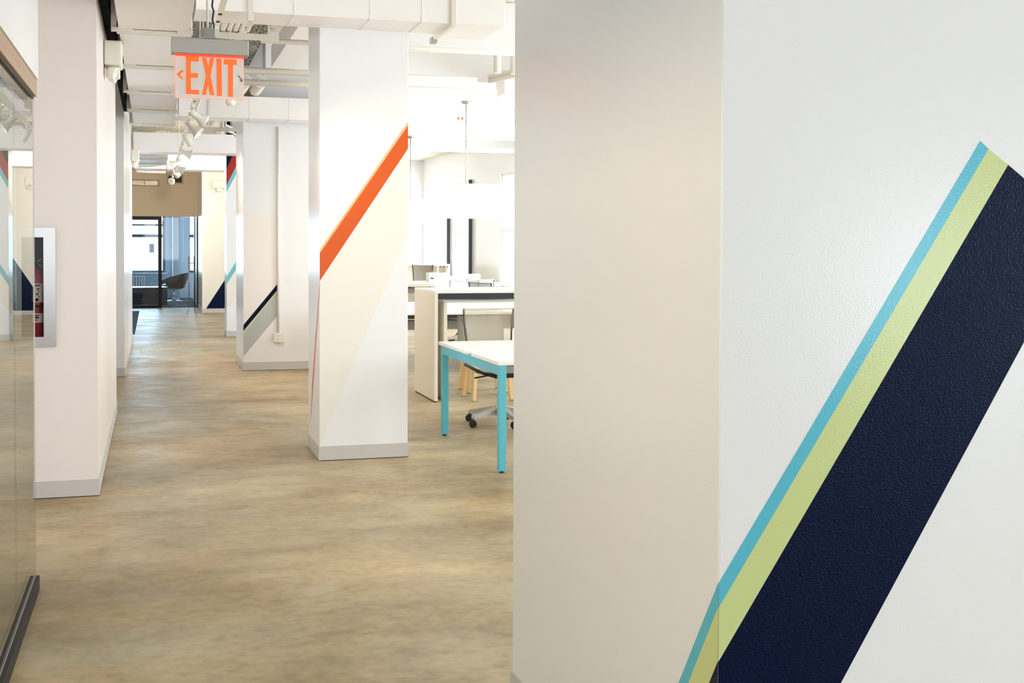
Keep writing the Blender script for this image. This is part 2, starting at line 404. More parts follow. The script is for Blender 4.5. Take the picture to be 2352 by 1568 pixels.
# near pier (fills the right of the picture)
NX, NY, NY2, NX2 = 1.13, 2.286, 3.79, 2.75
col = empty('column', (NX, NY, 0), label='huge white pier in the foreground with wide navy, lime and sky blue diagonal bands', cat='column')
mb = MB().box(0, NX2-NX, 0, NY2-NY, 0, H, 'wall_white', bev=0.004)
def L_(x, z): return (x-NX, z)
slope = 0.937/0.63
tipA, tipB, tipC, tipD = L_(1.760, 1.736), L_(1.782, 1.719), L_(1.834, 1.685), L_(2.043, 1.541)
z0 = 0.60  # bands run on down to the floor line of each face
def down(p, zc, s=slope): return (p[0]-(p[1]-zc)/s, zc)
A0, B0, C0 = L_(1.131, 0.799), L_(1.131, 0.747), L_(1.131, 0.633)
dslope = (1.541-0.564)/(2.043-1.372)
Dlow = (tipD[0]-(tipD[1]-0.1)/dslope, 0.1)
if Dlow[0] < 0: pass
coat_y(mb, [A0, B0, tipB, tipA], 0, 'sky_blue')
coat_y(mb, [B0, C0, tipC, tipB], 0, 'lime')
coat_y(mb, [C0, (0.001, 0.1), (max(Dlow[0], 0.002), 0.1), tipD, tipC], 0, 'navy')
sA = (0.799-0.520)/(2.481-2.286); sB = (0.747-0.537)/(2.43-2.286); sC = (0.633-0.574)/(2.326-2.286)
def sd(zc, s, zt): return ((zt-zc)/s, zc)
coat_x(mb, [(0, 0.799), (0, 0.747), sd(0.103, sB, 0.747), sd(0.103, sA, 0.799)], 0, 'sky_blue')
coat_x(mb, [(0, 0.747), (0, 0.633), sd(0.103, sC, 0.633), sd(0.103, sB, 0.747)], 0, 'lime')
coat_x(mb, [(0, 0.633), (0, 0.103), sd(0.103, sC, 0.633)], 0, 'navy')
mb.build('shaft', col)
mb = MB(); baseboard(mb, 0, NX2-NX, 0, NY2-NY); mb.build('baseboard', col)

def column(x, y, wx, wy, label, face='wall_white', btrim=0.102):
    e = empty('column', (x, y, 0), label=label, cat='column')
    mb = MB().box(0, wx, 0, wy, 0, H, face, bev=0.003)
    b = MB(); baseboard(b, 0, wx, 0, wy, btrim); b.build('baseboard', e)
    return e, mb
# first column: orange diagonal, faint beige wedge
e1, mb = column(1.107, 8.42, 0.622, 0.625, 'square white column with a single orange diagonal band, beside the teal-legged table')
X0 = 1.107
W1 = 0.6215
coat_y(mb, [(0.0005, 1.466), (0.0005, 1.442), (W1, 2.345), (W1, 2.372)], 0, 'pale_orange')
coat_y(mb, [(0.0005, 1.442), (0.0005, 1.250), (W1, 2.183), (W1, 2.345)], 0, 'orange')
coat_y(mb, [(0.0005, 1.238), (0.0005, 0.104), (W1, 1.59), (W1, 2.165)], 0, 'wedge', 0.0005)
pr = [PX(a, b_, 1.107) for a, b_ in ((731.1, 717), (727.6, 770), (720.2, 879), (712.9, 978))]
pl = [PX(a, b_, 1.107) for a, b_ in ((717, 879), (724.6, 770), (729.2, 717))]
coat_x(mb, [(0.0, 1.250), (0.0, 1.19)]+[(max(p.y-8.42, 0), p.z) for p in pr+pl], 0, 'orange')
mb2 = MB()
mb.build('shaft', e1)
# second column: navy / lime / grey band, pinkish field, conduit with outlet
e2, mb = column(1.03, 14.7, 1.30, 1.28, 'wide white column with navy, lime and grey band and a power outlet low on its face')
K = 0.403
coat_y(mb, [(0.0, 0.548), (0.0, 0.475), (K, 0.965), (K, 1.038)], 0, 'navy')
coat_y(mb, [(0.0, 0.475), (0.0, 0.444), (K, 0.944), (K, 0.965)], 0, 'lime')
coat_y(mb, [(0.0, 0.444), (0.0, 0.170), (K, 0.655), (K, 0.944)], 0, 'stripe_grey')
coat_y(mb, [(0.0, 0.548), (K, 1.038), (K, 1.87), (0.0, 1.87)], 0, 'pink_tint', 0.0004)  # pinkish paint, its top edge drawn where a reflection begins
mb.build('shaft', e2)
# third column: navy, red, aqua above, aqua band below
e3, mb = column(1.145, 20.14, 0.62, 0.55, 'narrow far column with red, navy and aqua bands near the ceiling')
W = 0.6195
def lin2(x, x0, z0_, x1, z1_): return z0_+(x-x0)*(z1_-z0_)/(x1-x0)
sr = (2.952-2.711)/0.10
coat_y(mb, [(0.0, 2.711), (0.165, 3.11), (0.165, 3.6), (0.0, 3.6)], 0, 'navy')
coat_y(mb, [(0.0, 2.711), (0.0, 2.458), (W, 3.73), (W, 3.8), (0.165+0.2, 3.6), (0.165, 3.11)], 0, 'red')
coat_y(mb, [(0.0, 2.458), (0.0, 2.345), (W, 3.55), (W, 3.73)], 0, 'aqua')
coat_y(mb, [(0.0, 0.984), (0.0, 0.857), (W, 1.85), (W, 2.0)], 0, 'aqua')
coat_y(mb, [(0.0, 0.857), (0.0, 0.44), (W, 1.36), (W, 1.85)], 0, 'wall_beige', 0.0004)
mb.build('shaft', e3)
# navy wedge on the end pier
pw = MB(); coat_y(pw, [(1.11, 0.102), (1.899, 0.102), (1.899, 1.33)], 27.3, 'navy'); struct(pw, 'wall_end_paint')

# ================================================================ LEFT GLASS PARTITION
gp = empty('glass_partition', (-0.5, 0, 0), label='frameless glass partition with bronze header at the left edge, reflecting the corridor', cat='glass wall')
MB().box(-0.005, 0.005, 4.905, 5.66, 0.05, 2.14, 'glass_wall').build('pane', gp)
MB().box(-0.005, 0.005, 2.4, 4.899, 0.05, 2.14, 'glass_wall').build('pane', gp)
MB().box(-0.005, 0.005, -0.2, 2.394, 0.05, 2.14, 'glass_wall').build('pane', gp)
h = MB().box(-0.058, 0.024, -0.2, 5.585, 2.132, 2.168, 'bronze').box(-0.058, 0.024, -0.2, 5.585, 2.1685, 2.204, 'bronze')
h.box(-0.055, -0.012, -0.2, 5.58, 2.118, 2.132, 'black').box(0.006, 0.012, -0.2, 5.58, 2.122, 2.132, 'black'); h.build('header', gp)
bc = MB().box(-0.03, 0.024, -0.2, 5.6, 0.0, 0.062, 'black').box(-0.018, -0.014, -0.2, 5.6, 0.062, 0.066, 'grey_tray').box(0.006, 0.009, -0.2, 5.6, 0.062, 0.066, 'grey_tray')
bc.build('base_channel', gp)

# fire extinguisher cabinet set in the pier
fc = empty('extinguisher_cabinet', (-0.66, 7.6, 0.9), label='recessed stainless steel fire extinguisher cabinet in the left pier', cat='cabinet')
X = lambda v: v+0.66
f = MB(); y0, y1 = -0.018, 0.0
f.box(X(-0.615), X(-0.549), y0, y1, -0.003, 0.696, 'steel').box(X(-0.80), X(-0.735), y0, y1, -0.003, 0.696, 'steel')
f.box(X(-0.735), X(-0.615), y0, y1, 0.640, 0.696, 'steel').box(X(-0.735), X(-0.615), y0, y1, -0.003, 0.056, 'steel'); f.build('door_frame', fc)
MB().box(X(-0.735), X(-0.615), -0.008, -0.005, 0.056, 0.640, 'glass_thin').build('window', fc)
MB().box(X(-0.789), X(-0.602), 0.172, 0.178, 0.032, 0.668, 'vent_dark').box(X(-0.789), X(-0.785), 0.001, 0.172, 0.032, 0.668, 'vent_dark').box(X(-0.606), X(-0.602), 0.001, 0.172, 0.032, 0.668, 'vent_dark') \
    .box(X(-0.785), X(-0.606), 0.001, 0.172, 0.032, 0.036, 'vent_dark').box(X(-0.785), X(-0.606), 0.001, 0.172, 0.664, 0.668, 'vent_dark').build('recess_box', fc)  # lining coloured dark to stand in for shade inside the recess
# the extinguisher stands behind the narrow window
fe = empty('fire_extinguisher', (-0.655, 7.64, 0.937), label='red fire extinguisher seen through the narrow cabinet window', cat='fire extinguisher')
MB().lathe((0.0, 0.033, 0.0), [(0.030, 0.0), (0.033, 0.01), (0.033, 0.36), (0.024, 0.395), (0.009, 0.42)], 'red_gloss', seg=20).build('cylinder', fe)
lb = MB().lathe((0.0, 0.033, 0.22), [(0.0334, 0.0), (0.0334, 0.11)], 'paper', seg=20, cap=False)
lb.build('paper_label', fe)
lm = MB().lathe((0.0, 0.033, 0.10), [(0.0334, 0.0), (0.0334, 0.055)], 'paper', seg=20, cap=False); lm.build('inspection_tag', fe)
MB().lathe((0.0, 0.033, 0.19), [(0.0345, 0.0), (0.0345, 0.014)], 'ink', seg=20, cap=False).build('strap', fe)
lk = MB()
for (xa, za, wv, hv, mt) in ((-0.014, 0.315, 0.03, 0.008, 'ink'), (-0.002, 0.292, 0.012, 0.012, 'ink_red'), (-0.006, 0.262, 0.012, 0.012, 'ink_red'), (-0.010, 0.226, 0.018, 0.018, 'ink'), (0.004, 0.28, 0.006, 0.006, 'ink'), (0.006, 0.25, 0.006, 0.006, 'ink'), (-0.016, 0.14, 0.026, 0.006, 'ink'), (-0.014, 0.124, 0.022, 0.012, 'ink'), (-0.014, 0.112, 0.018, 0.004, 'ink')):
    lk.box(xa, xa+wv, -0.0025, 0.002, za, za+hv, mt)
lk.build('label_print', fe)
v = MB().tube([(0.0, 0.033, 0.42), (0.0, 0.033, 0.45)], 0.01, 'ink').tube([(0.0, 0.033, 0.45), (0.02, 0.03, 0.43)], 0.005, 'silver', 8).tube([(0.0, 0.033, 0.46), (0.02, 0.03, 0.475)], 0.005, 'silver', 8)
v.build('valve', fe)

# ================================================================ EXIT SIGN
ex = empty('exit_sign', (0.264, 6.0, 2.2), label='edge-lit red EXIT sign hanging from the ceiling over the corridor', cat='sign')
hx0, hx1 = -0.178, 0.181
MB().box(hx0, hx1, -0.03, 0.045, 0.207, 0.283, 'brushed', bev=0.003).build('housing', ex)
MB().box(hx0+0.018, hx1-0.02, -0.012, 0.012, 0.198, 0.2075, 'led').build('light_strip', ex)
pn = MB().box(-0.158, 0.158, -0.003, 0.003, 0.0, 0.205, 'acrylic').build('panel', ex)
eg = MB().box(-0.1605, -0.158, -0.003, 0.003, 0.0, 0.205, 'led_warm').box(0.158, 0.1595, -0.003, 0.003, 0.0, 0.205, 'led_warm').box(-0.1605, 0.1595, -0.003, 0.003, -0.002, 0.0, 'led_warm')
eg.build('lit_edge', pn)
s_ = 0.316/820
def lp(pts): return [(-0.158+(x-120)*s_, -0.0032, 0.205-(y-650)*s_*0.985) for x, y in pts]
lt = MB()
def letter(pts): lt.prism(lp(pts), (0, -0.0015, 0), 'exit_red')
letter([(245, 668), (398, 668), (398, 732), (302, 732), (302, 876), (390, 876), (390, 936), (302, 936), (302, 1086), (402, 1086), (402, 1142), (245, 1142)])
letter([(437, 676), (490, 676), (512, 800), (534, 676), (582, 676), (540, 900), (585, 1146), (532, 1146), (508, 1010), (486, 1146), (437, 1146), (484, 900)])
letter([(612, 680), (672, 680), (678, 1152), (618, 1152)])
letter([(700, 684), (858, 684), (858, 752), (812, 752), (812, 1158), (752, 1158), (752, 752), (700, 752)])
letter([(135, 903), (183, 848), (222, 850), (172, 903), (218, 962), (195, 960)])
lt.build('lettering', pn)
MB().prism([(p[0], -0.0046, p[2]) for p in lp([(868, 880), (884, 884), (930, 940), (925, 962), (896, 962), (908, 935)])], (0, 0.0015, 0), 'exit_grey').build('rear_arrow', pn)
cp = MB().box(-0.052, 0.052, -0.03, 0.045, 0.283, 0.288, 'brushed').prism([(-0.044, -0.028, 0.288), (-0.028, -0.04, 0.288), (0.022, -0.04, 0.288), (0.042, -0.028, 0.288), (0.042, 0.04, 0.288), (-0.044, 0.04, 0.288)], (0, 0, 0.042), 'steel')
cp.build('canopy', ex)
st = MB().tube([(-0.01, 0, 0.33), (-0.012, 0, H-2.2)], 0.006, 'pipe', 10); st.build('stem', ex)
sp = MB(); pts = []
for i in range(60):
    t = i/59; pts.append((0.018-0.04*t+0.004*math.sin(i*2.1), 0.0+0.004*math.cos(i*2.1), 0.33+t*(H-2.2-0.33)))
sp.tube(pts, 0.0045, 'dark_frame', 8).build('power_cord', ex)

# ================================================================ DUCTS
def seam_x(mb, x, y0, y1, z0, z1, m='duct_fitting', w=0.018, t=0.006):
    mb.box(x-w/2, x+w/2, y0-t, y1+t, z0-t, z1+t, m)
d1 = empty('air_duct', (0.268, 8.0, 3.0), label='white rectangular duct crossing the corridor directly above the orange-striped column', cat='duct', group=None)
m_ = MB().box(0.0, 1.68, 0.01, 0.44, 0, 0.5, 'duct', bev=0.004)
for xx in (0.62, 1.12, 1.47): seam_x(m_, xx, 0.01, 0.44, 0, 0.5, 'duct', 0.006, 0.003)
m_.build('duct_run', d1)
MB().box(1.685, 2.045, 0.0, 0.585, 0, 0.55, 'duct', bev=0.003).build('end_section', d1)
b_ = MB(); seam_x(b_, 1.685, 0.0, 0.56, -0.01, 0.52, 'duct_fitting', 0.03, 0.008)
b_.box(1.66, 1.70, 0.55, 0.62, -0.04, 0.0, 'brushed'); b_.build('flange', d1)
hg = MB().box(0.325, 0.355, -0.008, 0.0, -0.05, 0.8, 'duct_fitting').box(0.325, 0.36, -0.03, 0.2, -0.06, -0.02, 'duct_fitting'); hg.build('hanger', d1)
d2 = empty('air_duct', (0.285, 14.2, 2.95), label='white rectangular duct crossing in front of the column with the power outlet', cat='duct')
m_ = MB().box(0.0, 2.5, 0, 0.455, 0, 0.25, 'duct', bev=0.004)
for xx in (0.785, 1.235, 1.685): seam_x(m_, xx, 0, 0.455, 0, 0.25, 'duct', 0.006, 0.003)
m_.build('duct_run', d2)
MB().box(0.315, 0.34, -0.008, 0.0, -0.03, 0.85, 'duct_fitting').box(0.305, 0.345, -0.02, 0.1, -0.05, -0.01, 'duct_fitting').build('hanger', d2)
d3 = empty('air_duct', (-0.28, 19.45, 2.93), label='far white duct crossing just before the column with red and navy bands', cat='duct')
m_ = MB().prism([(0, 0, 0), (1.62, 0, 0), (1.62, 0, 0.22), (1.53, 0, 0.29), (0, 0, 0.29)], (0, 0.6, 0), 'duct'); m_.build('duct_run', d3)
d4 = empty('air_duct', (0.265, 23.9, 2.93), label='farthest white duct crossing the corridor end, near the beige wall', cat='duct')
MB().box(0.0, 1.4, 0, 0.7, 0, 0.28, 'duct').build('duct_run', d4)
dc = empty('air_duct', (-0.222, 3.0, 2.9), label='long white ribbed duct running along the left side of the corridor ceiling', cat='duct')
m_ = MB(); js = [3.0, 5.0, 6.7, 8.34, 9.98, 11.67, 13.24, 14.75]
for i in range(len(js)-1):
    a, b2 = js[i]-3.0+0.012, js[i+1]-3.0-0.012
    m_.box(0.012, 0.458, a, b2, 0.004, 0.5, 'duct', bev=0.004)
m_.build('duct_run', dc)
for j in js[1:]:
    f_ = MB(); y_ = j-3.0
    f_.box(0.0, 0.47, y_-0.034, y_+0.014, -0.026, 0.0, 'duct_fitting', bev=0.003).box(-0.035, 0.0, y_-0.03, y_+0.012, -0.012, 0.48, 'duct_fitting').box(0.465, 0.478, y_-0.03, y_+0.012, -0.012, 0.48, 'duct_fitting')
    f_.box(-0.03, 0.10, y_-0.045, y_-0.03, -0.016, 0.012, 'duct_fitting', bev=0.003).box(0.38, 0.48, y_-0.045, y_-0.03, -0.016, 0.012, 'duct_fitting', bev=0.003)
    f_.tube([(-0.015, y_-0.05, -0.002), (-0.015, y_-0.03, -0.002)], 0.009, 'duct_fitting', 8)
    f_.build('flange', dc)
# black insulated duct squeezed between the white duct and the wall
db = MB().box(-0.31, -0.262, 5.7, 14.3, 2.99, 3.4, 'matte_black').build('insulated_duct'); tag(db, 'dark insulated duct squeezed between the pier wall and ribbed duct', 'duct')
dd = empty('air_duct', (-0.31, 21.0, 2.95), label='short ribbed duct far down the left side, beyond the second emergency light', cat='duct')
m_ = MB().box(0.0, 0.55, 0, 4.6, 0, 0.35, 'duct', bev=0.004); m_.build('duct_run', dd)
for q in (0.4, 1.6, 2.8, 4.0): MB().box(-0.0, 0.56, q, q+0.05, -0.02, 0.36, 'duct_fitting').build('flange', dd)

# beams under the slab on the window side, one long casing over the aisle
BE = [(11.35, 11.68, 3.40), (13.65, 14.05, 3.40), (15.45, 15.95, 3.42), (17.3, 17.6, 3.42), (18.45, 20.1, 3.38), (20.35, 20.85, 3.38), (23.0, 24.2, 3.42)]
for i, (a, b2, z) in enumerate(BE):
    struct(MB().box(1.2 if i else 1.5, XR, a, b2, z, H, 'wall_white'), 'ceiling_beam')
lbm = tag(MB().box(1.22, 1.47, 9.06, 13.2, 3.40, 3.62, 'duct').build('duct_casing'), 'white boxed casing running away under the slab between the first ducts', 'duct')
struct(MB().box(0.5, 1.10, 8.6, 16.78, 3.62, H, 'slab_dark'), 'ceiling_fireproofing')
struct(MB().box(-0.3, 1.9, 16.8, 17.3, 3.25, H, 'wall_white'), 'ceiling_beam')
struct(MB().box(-5.0, 1.9, 26.4, 29.8, 3.3, H, 'tan_wall'), 'ceiling_soffit')
bd = empty('air_duct', (3.82, 13.2, 3.22), label='blown-out white duct end beyond the beam above the counters', cat='duct')
MB().box(0, 1.6, 0, 0.35, 0, 0.22, 'duct').build('duct_run', bd)
for q in (0.3, 1.3): MB().box(q, q+0.03, -0.006, 0.0, -0.01, H-3.22, 'duct_fitting').build('hanger', bd)
fl = empty('strip_light', (2.0, 14.6, 3.3), label='white fluorescent strip light under the second beam on the window side', cat='light')
MB().box(0.6, 1.62, 0, 0.12, 0.05, 0.1, 'pipe').build('body', fl)
MB().tube([(0.65, 0.06, 0.03), (1.57, 0.06, 0.03)], 0.018, 'tube').build('tube', fl)

# ================================================================ PIPES
def pipe(pts, r, label, name='ceiling_pipe', m='pipe', group=None):
    o = MB().tube(pts, r, m, 14).build(name); return tag(o, label, 'pipe', group)
pipe([(0.87, 10.3, 3.2), (3.4, 10.3, 3.2)], 0.022, 'thin white pipe running from the strut bracket toward the first column')
pipe([(0.62, 12.1, 3.2), (3.2, 12.1, 3.2)], 0.032, 'white pipe crossing beneath the boxed casing, nearer of two')
pipe([(0.62, 12.75, 3.17), (3.6, 12.75, 3.17)], 0.032, 'white pipe crossing beneath the boxed casing, farther of two')
pipe([(0.88, 8.5, 3.42), (0.80, 9.6, 3.32), (0.50, 12.0, 3.08), (0.44, 13.9, 2.96)], 0.026, 'slanting white pipe behind the exit sign, running down to the rear')
for k in range(3):
    cx = 0.80+0.165*k
    o = MB().tube([(cx, 13.45, 3.274), (cx, 14.9, 3.274)], 0.068, 'pipe', 24)
    o.tube([(cx, 13.43, 3.274), (cx, 13.449, 3.274)], 0.073, 'pipe', 24).tube([(cx, 13.42, 3.274), (cx, 13.429, 3.274)], 0.045, 'duct_fitting', 20).tube([(cx, 13.41, 3.274), (cx, 13.419, 3.274)], 0.02, 'pipe', 4)
    tag(o.build('capped_pipe'), ['leftmost', 'middle', 'rightmost'][k]+' of three fat capped pipes behind the exit sign', 'pipe', 'capped pipes over the cross duct')
def rack(x, y, z, n, w, L, name_label, plabels):
    r_ = empty('pipe_rack', (x, y, z), label=name_label, cat='bracket')
    MB().box(0, w, -0.02, 0.02, -0.022, 0.022, 'pipe').box(0.0, w, -0.022, -0.02, -0.03, -0.022, 'pipe').build('strut', r_)
    for q in (w-0.08, 0.02): MB().tube([(q, 0, 0.0), (q, 0, H-z)], 0.006, 'pipe', 8).build('hanger_rod', r_)
    for k in range(n):
        cx = x+0.17+k*0.046
        o = MB().tube([(cx, y-L, z+0.041), (cx, y-0.06, z+0.041), (cx, y-0.01, z+0.052), (cx, y+0.012, z+0.08), (cx, y+0.015, z+0.3)], 0.018, 'pipe', 12)
        tag(o.build('conduit'), ['leftmost', 'second', 'third', 'fourth', 'rightmost'][k if k < n-1 else 4]+' '+plabels, 'pipe', plabels)
rack(0.36, 9.75, 3.135, 5, 0.60, 1.3, 'white strut bracket carrying five conduits above the exit sign', 'white conduit resting on the strut bracket above the exit sign')
rack(0.42, 16.2, 3.00, 4, 0.75, 1.4, 'white strut bracket beyond the second cross duct', 'white conduit resting on the farther strut bracket')
jb = empty('junction_box', (0.72, 12.0, 3.02), label='white round junction box hanging behind the exit sign', cat='junction box')
MB().lathe((0, 0, 0), [(0.05, 0), (0.07, 0.01), (0.07, 0.11), (0.03, 0.13)], 'pipe').build('housing', jb)
MB().tube([(0, 0, 0.13), (0, 0, 0.24)], [0.026, 0.022], 'pipe', 10).tube([(0, 0, 0.24), (0, 0, H-3.02)], 0.012, 'pipe', 10).build('conduit', jb)
MB().tube([(0, 0, 0), (0.0, 0, -0.10)], 0.022, 'pipe', 10).lathe((0, 0, -0.18), [(0.03, 0), (0.05, 0.03), (0.05, 0.07), (0.03, 0.09)], 'pipe').build('coupling', jb)
# flexible conduits fanning over the third duct
for k in range(4):
    pts = [(0.93+0.05*k, 17.29, 3.30), (0.95+0.05*k, 17.9, 3.16+0.01*k), (1.12+0.04*k, 18.1, 3.13), (1.28+0.03*k, 18.3, 3.02), (1.40+0.02*k, 18.5, 2.9)]
    if k < 2: pipe([Vector(p)+Vector((0.0, 0, 0.05*k)) for p in pts], 0.02, 'grey flexible conduit drooping beside the red-banded column, '+['lower', 'upper'][k]+' one', 'flexible_conduit', 'silver')
for i, (xx, yy_, l) in enumerate([(3.45, 12.2, 'left'), (3.63, 12.2, 'middle'), (3.9, 12.2, 'right')]):
    pipe([(xx, yy_, 3.3), (xx, yy_, H)], 0.04, l+' of three white drops from the slab over the counters', 'pipe_drop')
for i, l in enumerate(('upper', 'lower')):
    pipe([(3.55, 12.9, 3.36-0.05*i), (5.0, 11.9, 3.66-0.05*i)], 0.024, l+' slanting white pipe near the pier top over the counters')
oc = MB()
for q in (0, 0.06):
    oc.tube([(4.42+q, 17.75, 3.80), (4.45+q, 17.75, 3.66), (4.40+q*1.4, 17.78, 3.52), (4.43+q, 17.8, 3.40)], 0.012, 'cable_orange', 8)
tag(oc.build('orange_cable'), 'orange cable looped over a beam near the foreground pier', 'cable')

# ================================================================ TRACK LIGHTS
tk = empty('track_light', (0.385, 4.0, 2.86), label='long white lighting track running above the corridor', cat='light')
t_ = MB().box(-0.018, 0.018, 0, 21.2, 0, 0.03, 'pipe')
for q in (1.2, 3.35, 3.6, 7.9, 8.2, 9.5, 11.0, 13.0, 15.0, 16.5): t_.box(-0.011, 0.011, q, q+0.05, -0.002, 0.002, 'ink')
t_.build('track', tk)
for q in (2.0, 6.5, 11.6, 15.0): MB().tube([(0, q, 0.03), (0, q, H-2.86)], 0.006, 'pipe', 8).build('hanger_rod', tk)
HEADS = [(7.85, (0.75, -0.15, -0.65), 'nearest', 1), (12.2, (0.80, 0.35, -0.50), 'second', 1), (13.35, (0.7, -0.2, -0.7), 'third', 1), (14.9, (0.5, 0.3, -0.8), 'fourth', 0), (17.2, (0.9, 0.1, -0.3), 'fifth', 1), (19.3, (-0.8, -0.2, -0.4), 'sixth', 1), (20.6, (0.85, 0.0, -0.5), 'seventh', 1), (22.6, (0.25, 0.9, -0.05), 'eighth', 1), (24.9, (-0.2, 0.9, -0.1), 'farthest', 1)]  # last two heads are added to brighten the end wall
for (y, d, l, bell) in HEADS:
    h_ = empty('track_head', (0, y-4.0, 0)); h_.parent = tk
    dv = Vector(d).normalized(); c0 = Vector((0, 0, -0.09))
    MB().box(-0.016, 0.016, -0.06, 0.06, -0.03, 0.0, 'pipe').tube([(0, 0, -0.03), (0, 0, -0.08)], 0.008, 'pipe', 8).build('adapter', h_)
    if bell: prof = [(0.012, -0.05), (0.026, -0.045), (0.030, 0.0), (0.032, 0.04), (0.045, 0.075), (0.066, 0.115), (0.070, 0.13), (0.064, 0.13), (0.040, 0.075)]
    else: prof = [(0.012, -0.06), (0.032, -0.05), (0.038, 0.0), (0.038, 0.11), (0.033, 0.11), (0.033, 0.06)]
    MB().lathe(c0, prof, 'pipe', dv, cap=False).build('bell_shade', h_)
    MB().lathe(c0+dv*0.07, [(0.001, 0), (0.033, 0.0), (0.03, 0.01)], 'bulb', dv).build('bulb', h_)
    l_ = bpy.data.lights.new('track_spot', 'SPOT'); l_.energy = 95 if y == 12.2 else 55 if y < 21 else 140; l_.color = (1, 0.86, 0.68); l_.spot_size = 2.0; l_.spot_blend = 0.8; l_.shadow_soft_size = 0.05
    lo = bpy.data.objects.new('track_spot', l_); COL.objects.link(lo); lo.location = Vector((0.385, y, 2.86))+c0+dv*0.15
    dn = dv.copy(); lo.rotation_euler = dn.to_track_quat('-Z', 'Y').to_euler()

# ================================================================ EMERGENCY LIGHTS
def emergency(loc, face, label):
    """face: 0 = on a wall facing +x, 1 = facing -y. Box is 0.30 long, 0.12 deep, 0.17 high"""
    e = empty('emergency_light', loc, -PI/2 if face else 0.0, label=label, cat='light', group='twin-head emergency lights')
    MB().box(0, 0.115, 0, 0.30, 0.0, 0.165, 'plastic_cream', bev=0.012).build('battery_box', e)
    MB().box(0.01, 0.10, 0.09, 0.21, -0.075, -0.001, 'plastic_cream', bev=0.01).build('lamp_bracket', e)
    for yv in (0.045, 0.255):
        hd = MB().lathe((0.045, yv, -0.045), [(0.02, -0.03), (0.038, -0.01), (0.045, 0.03), (0.038, 0.03), (0.02, 0.01)], 'plastic_cream', (1, -0.25, -0.35), 18, cap=True); hd.build('lamp_head', e)
    return e
emergency((-0.314, 8.68, 2.72), 0, 'cream emergency light with twin lamps high on the near left pier, by the ribbed duct')
emergency((-0.308, 18.9, 2.74), 0, 'small cream emergency light high on the second left pier')
emergency((1.245, 27.29, 2.735), 1, 'cream emergency light on the end pier facing the camera')

# outlet box with its conduit on the second column
ob = empty('power_outlet', (1.435, 14.7, 0.39), label='white surface-mounted double power outlet with conduit on the wide column', cat='outlet')
MB().box(-0.052, 0.052, -0.05, -0.0012, -0.055, 0.055, 'pipe', bev=0.006).build('box', ob)
fp = MB().box(-0.02, 0.02, -0.053, -0.05, -0.045, 0.045, 'white_trim')
for zz in (-0.022, 0.022):
    for xx in (-0.007, 0.007): fp.box(xx-0.0018, xx+0.0018, -0.0545, -0.053, zz-0.003, zz+0.007, 'ink')
    fp.box(-0.002, 0.002, -0.0545, -0.053, zz-0.012, zz-0.008, 'ink')
fp.build('faceplate', ob)
MB().tube([(-0.0, -0.02, 0.055), (0.005, -0.02, 2.52)], 0.013, 'pipe', 12).build('conduit', ob)

# ================================================================ FAR END VENTS, OFFICE
vt = empty('vent', (0.36, 29.8, 2.97), label='dark square ceiling-height vent in the beige end wall', cat='vent')
MB().box(-0.04, 0.34, -0.02, 0.0, -0.035, 0.19, 'vent_tan').build('frame', vt)
mm = MB().box(0, 0.30, -0.03, -0.02, 0, 0.15, 'vent_dark')
for k in range(6): mm.box(0, 0.30, -0.036, -0.03, 0.01+k*0.024, 0.018+k*0.024, 'ink')
mm.build('louvres', vt)
vt = empty('vent', (-0.48, 29.8, 2.90), label='long narrow tan grille in the beige end wall, left of the square vent', cat='vent')
MB().box(-0.05, 0.64, -0.02, 0.0, -0.03, 0.13, 'vent_tan').build('frame', vt)
mm = MB()
for k in range(5): mm.box(0, 0.29, -0.03, -0.02, 0.0+k*0.02, 0.012+k*0.02, 'brushed'); mm.box(0.31, 0.59, -0.03, -0.02, 0.0+k*0.02, 0.012+k*0.02, 'brushed')
mm.build('louvres', vt)
of = empty('office_glazing', (0, 29.8, 0), label='black-framed glass office front at the end of the corridor', cat='glass wall')
fr = MB().box(-3.0, 0.20, 0.0, 0.06, 2.08, 2.165, 'black').box(-3.0, 0.20, 0, 0.06, 0, 0.07, 'black').box(0.12, 0.20, 0, 0.06, 0.07, 2.08, 'black').box(1.0, 1.03, 0, 0.06, 0, 2.165, 'black')
fr.build('frame', of)
MB().box(-3.0, 0.12, 0.025, 0.035, 0.07, 2.08, 'glass_blue').build('pane', of)
dr = MB().box(0.21, 0.955, 0.03, 0.042, 0.015, 2.14, 'glass_blue').build('glass_door', of)
MB().tube([(0.82, -0.05, 0.05), (0.82, -0.05, 1.22)], 0.013, 'silver', 10).tube([(0.82, -0.05, 0.2), (0.82, 0.03, 0.2)], 0.008, 'silver', 8).tube([(0.82, -0.05, 1.06), (0.82, 0.03, 1.06)], 0.008, 'silver', 8).build('pull_handle', dr)
MB().tube([(0.945, 0.1, 0.05), (0.945, 0.1, 1.22)], 0.013, 'silver', 10).tube([(0.82, 0.1, 1.06), (0.945, 0.1, 1.06)], 0.008, 'silver', 8).build('pull_handle', dr)
MB().box(0.95, 0.97, 0.0, 0.05, 0.0, 2.16, 'black').build('door_stile', of)
